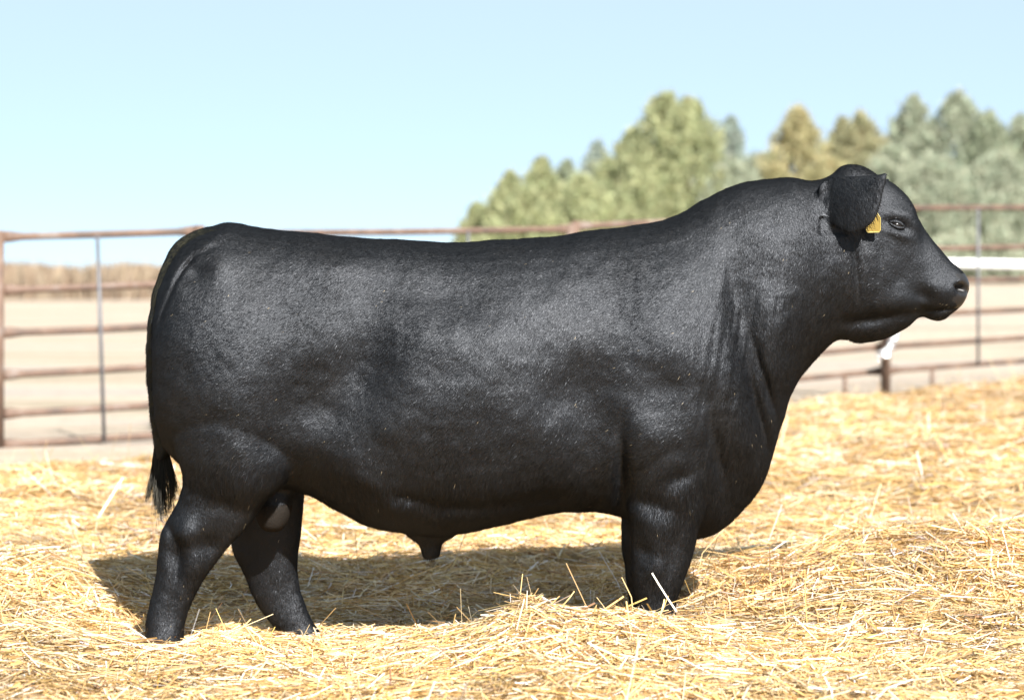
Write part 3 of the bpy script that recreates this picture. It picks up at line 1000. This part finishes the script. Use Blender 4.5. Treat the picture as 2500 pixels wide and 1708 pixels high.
def disp(co, no):
    d = D - np.abs(co[:, 1])
    u = 1250 + co[:, 0] * F / d
    v = HY + (H - co[:, 2]) * F / d
    sgn = np.sign(co[:, 1])
    wgt = sstep((no[:, 1] * sgn - 0.15) / 0.5)
    off_ = np.zeros(len(co))
    for (bx_, by_, rx, ry, ang, hgt) in BUMPS:
        a_ = math.radians(ang)
        du, dv = u - bx_, v - by_
        p = du * math.cos(a_) + dv * math.sin(a_); q = -du * math.sin(a_) + dv * math.cos(a_)
        off_ += 1.55 * hgt * np.exp(-0.5 * ((p / rx) ** 2 + (q / ry) ** 2) * 1.6)
    # the far legs get no torso bumps
    wgt = np.where((co[:, 1] > 0.05) & (v > 1200), 0, wgt)
    ear_m = (np.abs(co[:, 1]) > 0.15) & (u > 2000) & (v < 575)
    wgt = np.where(ear_m, 0, wgt)
    # soft unevenness of flesh under the hide
    un = (fbm(u / 75, v / 75, 91, 3) - 0.5) * 0.013 + (fbm(u / 24, v / 24, 92, 2) - 0.5) * 0.0015
    # vertical skin folds on the neck and brisket
    nk = sstep((u - 1640) / 120) * (1 - sstep((u - 2010) / 60)) * sstep((v - 560) / 200) * (1 - sstep((v - 1150) / 120))
    fold = (fbm((u + v * 0.16) / 13, v / 170, 93, 2) - 0.5) * 0.008 * nk
    co = co.copy()
    co[:, 1] += sgn * wgt * (off_ + fold)
    co += no * (un * np.where(ear_m, 0.2, 1))[:, None]
    return co


co, no = mesh_np(body_me)
co = disp(co, no)
# nostrils and eye sockets, both sides
d = D - np.abs(co[:, 1])
u = 1250 + co[:, 0] * F / d; v = HY + (H - co[:, 2]) * F / d
sg = np.sign(co[:, 1])
p = ((u - 2349) * 0.85 + (v - 703) * 0.5); q = (-(u - 2349) * 0.5 + (v - 703) * 0.85)
nos = np.exp(-0.5 * ((p / 10.0) ** 2 + (q / 6.0) ** 2)) * (np.abs(co[:, 1]) > 0.012)
co[:, 1] -= sg * nos * 0.030; co[:, 0] -= nos * 0.018
body_me.vertices.foreach_set('co', co.astype(np.float32).ravel())
body_me.update()
for m in (M_HIDE, M_NOSE, M_SKIN, M_TAIL): body_me.materials.append(m)
npol = len(body_me.polygons)
lv = np.empty(len(body_me.loops), np.int32); body_me.loops.foreach_get('vertex_index', lv)
quads = lv.reshape(-1, 4) if len(lv) == npol * 4 else None
body_me.polygons.foreach_set('use_smooth', np.ones(npol, bool))
cen = np.empty(npol * 3, np.float32); body_me.polygons.foreach_get('center', cen); cen = cen.reshape(-1, 3)
dc = D - np.abs(cen[:, 1]); cu = 1250 + cen[:, 0] * F / dc; cv = HY + (H - cen[:, 2]) * F / dc
mi = np.zeros(npol, np.int32)
nz_ = ((cu - 2333) + (cv - 715) * 0.10 + 6 * np.sin(cv * 0.2) > 0) & (cv > 668) & (cv < 752)
mi[nz_] = 1
sc_ = (cu > 615) & (cu < 735) & (cv > 1232) & (np.abs(cen[:, 1] + 0.02) < 0.095) & (cv < 1310)
mi[sc_] = 2
inner = np.interp(cv, [600, 626, 654, 686, 745, 802, 870, 940, 1020, 1120], [535, 476, 451, 432, 404, 387, 380, 382, 392, 412])
mi[(cu < inner) & (np.abs(cen[:, 1] + 0.03) < 0.075) & (cv > 560) & (cv < 1130)] = 3
body_me.polygons.foreach_set('material_index', mi)
body = link(bpy.data.objects.new('body', body_me), bull)

# eyes
for s_ in (-1, 1):
    dd = D - 0.12
    ex, _, ez = P(2189, 549, dd)
    # find the hide surface beside the eye
    cc, _n = mesh_np(body_me)
    msk = (np.abs(cc[:, 0] - ex) < 0.015) & (np.abs(cc[:, 2] - ez) < 0.012) & (cc[:, 1] * s_ > 0)
    ey = np.abs(cc[msk, 1]).max() if msk.any() else 0.125
    bm = bmesh.new()
    bmesh.ops.create_uvsphere(bm, u_segments=20, v_segments=14, radius=0.019)
    for v_ in bm.verts:
        v_.co.x *= 1.2; v_.co.z *= 0.66
    bmesh.ops.rotate(bm, cent=(0, 0, 0), matrix=Matrix.Rotation(math.radians(18), 3, 'Y'), verts=bm.verts)
    bmesh.ops.translate(bm, vec=(ex, s_ * (ey - 0.011), ez), verts=bm.verts)
    eye = bm_obj('eye', bm, M_EYE, bull)
    # lids
    for top in (1, 0):
        bm = bmesh.new()
        pts, rad = [], []
        for k in range(9):
            t = k / 8
            ax_ = (t - 0.5) * 0.056
            az = math.sin(t * math.pi) * (0.0095 if top else -0.0085) + (0.5 - t) * 0.017
            ay = ey + 0.004 * math.sin(t * math.pi) - 0.002
            pts.append((ex + ax_, s_ * ay, ez + az)); rad.append(0.0030 + 0.0046 * math.sin(t * math.pi) * (1 if top else 0.7))
        add_tube(bm, pts, rad, 8)
        bm_obj('eyelid', bm, M_HIDE, bull)


# coat: short hairs over the hide
def coat():
    co, no = mesh_np(body_me)
    tri = np.concatenate([quads[:, [0, 1, 2]], quads[:, [0, 2, 3]]])
    fm = np.concatenate([mi, mi])
    a_, b_, c_ = co[tri[:, 0]], co[tri[:, 1]], co[tri[:, 2]]
    ar = 0.5 * np.linalg.norm(np.cross(b_ - a_, c_ - a_), axis=1)
    ctr = (a_ + b_ + c_) / 3
    nrm = no[tri[:, 0]]
    dc_ = D - np.abs(ctr[:, 1]); cu_ = 1250 + ctr[:, 0] * F / dc_; cv_ = HY + (H - ctr[:, 2]) * F / dc_
    on_ear = (np.abs(ctr[:, 1]) > 0.15) & (cu_ > 1998) & (cv_ < 580)
    w = ar * np.where(nrm[:, 1] < 0.25, 1.0, 0.12) * np.where(on_ear, 0.3, 1.0) * ((fm == 0) | (fm == 3)) * (ctr[:, 2] > 0.02)
    n = 380000
    k = RNG.choice(len(tri), n, p=w / w.sum())
    r1 = np.sqrt(RNG.random(n))[:, None]; r2 = RNG.random(n)[:, None]
    pos = a_[k] * (1 - r1) + b_[k] * r1 * (1 - r2) + c_[k] * r1 * r2
    nn = nrm[k]
    dd = D - np.abs(pos[:, 1]); u = 1250 + pos[:, 0] * F / dd; v = HY + (H - pos[:, 2]) * F / dd
    # hair flow
    fx = np.full(n, -0.75); fz = np.full(n, -0.65)
    leg = sstep((v - 1080) / 120); fx = fx * (1 - leg) - 0.1 * leg; fz = fz * (1 - leg) - 1.0 * leg
    nk = sstep((u - 1650) / 200); fx = fx * (1 - nk) - 0.25 * nk; fz = fz * (1 - nk) - 1.0 * nk
    hd = sstep((u - 2080) / 80); fx = fx * (1 - hd) - 0.8 * hd; fz = fz * (1 - hd) - 0.25 * hd
    earm = (np.abs(pos[:, 1]) > 0.15) & (u > 1998) & (v < 580)
    fx = np.where(earm, 0.55, fx); fz = np.where(earm, -0.85, fz)
    sw = (fbm(u / 170, v / 170, 97, 2) - 0.5) * 1.1
    cs, sn = np.cos(sw), np.sin(sw)
    f = np.stack([fx * cs - fz * sn, np.zeros(n), fx * sn + fz * cs], 1) + RNG.normal(0, 0.16, (n, 3))
    f -= nn * (f * nn).sum(1)[:, None]
    f /= np.linalg.norm(f, axis=1)[:, None] + 1e-6
    lift = RNG.uniform(0.06, 0.26, n)
    under = sstep((-nn[:, 2] - 0.1) / 0.5)
    earm = (np.abs(pos[:, 1]) > 0.15) & (u > 2000) & (v < 575)
    L = RNG.uniform(0.010, 0.017, n) * (1 + 0.5 * under)
    shag = np.exp(-(((u - 560) / 110) ** 2 + ((v - 1170) / 45) ** 2)) + np.exp(-(((u - 1640) / 90) ** 2 + ((v - 1230) / 60) ** 2)) + 0.8 * np.exp(-(((u - 1000) / 160) ** 2 + ((v - 1215) / 30) ** 2))
    L = L * (1 + 1.1 * shag); lift = lift * (1 + 0.4 * shag)
    L = np.where(earm, L * 2.1, L); lift = np.where(earm, lift * 0.8, lift)
    L = np.where((u > 2150), L * 0.6, L)
    tip = pos + f * (L * np.cos(lift))[:, None] + nn * (L * np.sin(lift))[:, None]
    sd = np.cross(f, nn); W = RNG.uniform(0.0006, 0.0012, n)[:, None]
    V = np.stack([pos - nn * 0.001 - sd * W, pos - nn * 0.001 + sd * W, tip], 1).reshape(-1, 3)
    base = np.array([[0.0022, 0.0023, 0.0028]]) * RNG.uniform(0.5, 1.6, (n, 1))
    rb = RNG.random(n) < 0.06
    base[rb] = np.array([0.011, 0.009, 0.007])
    ch = RNG.random(n) < np.where((u > 2290) & (v > 738), 0.03, 0.0004)                       # chaff caught in the coat
    base[ch] = np.array([0.30, 0.24, 0.15])
    me = np_mesh('coat', V, np.arange(len(V)), 3, M_HAIR, col=np.repeat(base, 3, axis=0))
    lie = 0.45 * (fbm(u / 120, v / 120, 98, 2) - 0.35)      # where the hair lies flatter or stands
    hn = nn + RNG.normal(0, 0.16, (n, 3)) * np.where(earm, 0.6, 1.0)[:, None] + f * lie[:, None]
    hn /= np.linalg.norm(hn, axis=1)[:, None]
    me.polygons.foreach_set('use_smooth', np.ones(n, bool))
    me.normals_split_custom_set_from_vertices(np.repeat(hn, 3, axis=0).astype(np.float32))
    o = link(bpy.data.objects.new('coat', me), bull)
    tag(o, kind='stuff')


coat()


# switch of the tail
def strands(name, roots, mids, tips, spread, n, w, parent):
    rng = np.random.default_rng(3)
    V, Fc, Cc = [], [], []
    o = 0
    seg = 6
    for i in range(n):
        q = rng.random()
        r0 = np.array(roots[0]) + (np.array(roots[1]) - np.array(roots[0])) * q
        kx = rng.integers(0, len(tips))
        m0 = np.array(mids[kx]); t0 = np.array(tips[kx])
        jit = rng.normal(0, 1, 2) * spread[kx]
        cut = rng.uniform(0.7, 1.04)
        yj = rng.normal(-0.005, 0.016)
        for k in range(seg + 1):
            t = k / seg * cut
            px_, py_ = (1 - t) ** 2 * r0 + 2 * t * (1 - t) * (m0 + jit * 0.8) + t * t * (t0 + jit)
            px_ += math.sin(t * 8 + kx * 1.7 + i * 0.02) * 4.0 * t
            X_, _, Z_ = P(px_, py_, D)
            ww = w * (1 - 0.75 * k / seg)
            V += [(X_ - ww, yj * (0.4 + t), Z_), (X_ + ww, yj * (0.4 + t) + 0.0008, Z_)]
            if k < seg: Fc.append((o + 2 * k, o + 2 * k + 1, o + 2 * k + 3, o + 2 * k + 2))
        c = np.array([0.03, 0.028, 0.023]) * rng.uniform(0.5, 1.5)
        if rng.random() < 0.12: c = np.array([0.05, 0.046, 0.034])
        Cc.append(np.repeat(c[None], (seg + 1) * 2, axis=0)); o += (seg + 1) * 2
    me = np_mesh(name, np.array(V), np.array(Fc), 4, M_HAIR, col=np.concatenate(Cc))
    return link(bpy.data.objects.new(name, me), parent)


sw = strands('tail_switch', [(380, 1065), (410, 1095)],
             [(376, 1165), (386, 1178), (398, 1178), (420, 1150), (428, 1162), (373, 1150)],
             [(384, 1252), (395, 1275), (405, 1264), (430, 1203), (416, 1246), (362, 1220)],
             np.array([4.5, 5.5, 5.5, 4.5, 5, 1.8]), 800, 0.0009, bull)
tag(sw, kind='stuff')

# ear tag
tagroot = empty('ear_tag', (P(2132, 566, D - .235)[0], -.2, P(2132, 566, D - .235)[2]))
tag(tagroot, 'blank yellow plastic ear tag hanging below the bull\'s ear', 'ear tag')
dd = D - 0.185
outl = [(2126, 500), (2139, 514), (2149, 532), (2149.5, 562), (2146, 566.5), (2119, 567), (2115, 563), (2114, 551), (2112, 520), (2118, 502)]


def slab(name, pts, dfront, thick, mat, parent):
    bm = bmesh.new()
    fr = [bm.verts.new(P(x_, y_, dfront)) for x_, y_ in pts]
    bk = [bm.verts.new(Vector(v_.co) + Vector((0, thick, 0))) for v_ in fr]
    bm.faces.new(fr); bm.faces.new(bk[::-1])
    for k in range(len(fr)):
        bm.faces.new((fr[k], bk[k], bk[(k + 1) % len(fr)], fr[(k + 1) % len(fr)]))
    bmesh.ops.recalc_face_normals(bm, faces=bm.faces[:])
    return bm_obj(name, bm, mat, parent, smooth=False)


slab('plate', outl, dd, 0.0025, M_TAG, tagroot)
bm = bmesh.new()
add_tube(bm, [Vector(P(x_, y_, dd - 0.0005)) for x_, y_ in outl[1:9]], 0.0016, 6)
bm_obj('rim', bm, M_TAGRIM, tagroot)
bm = bmesh.new()
add_tube(bm, [Vector(P(2120, 510, dd - 0.02)), Vector(P(2120, 510, dd + 0.02))], 0.008, 10)
bm_obj('stud', bm, M_TAG, tagroot)
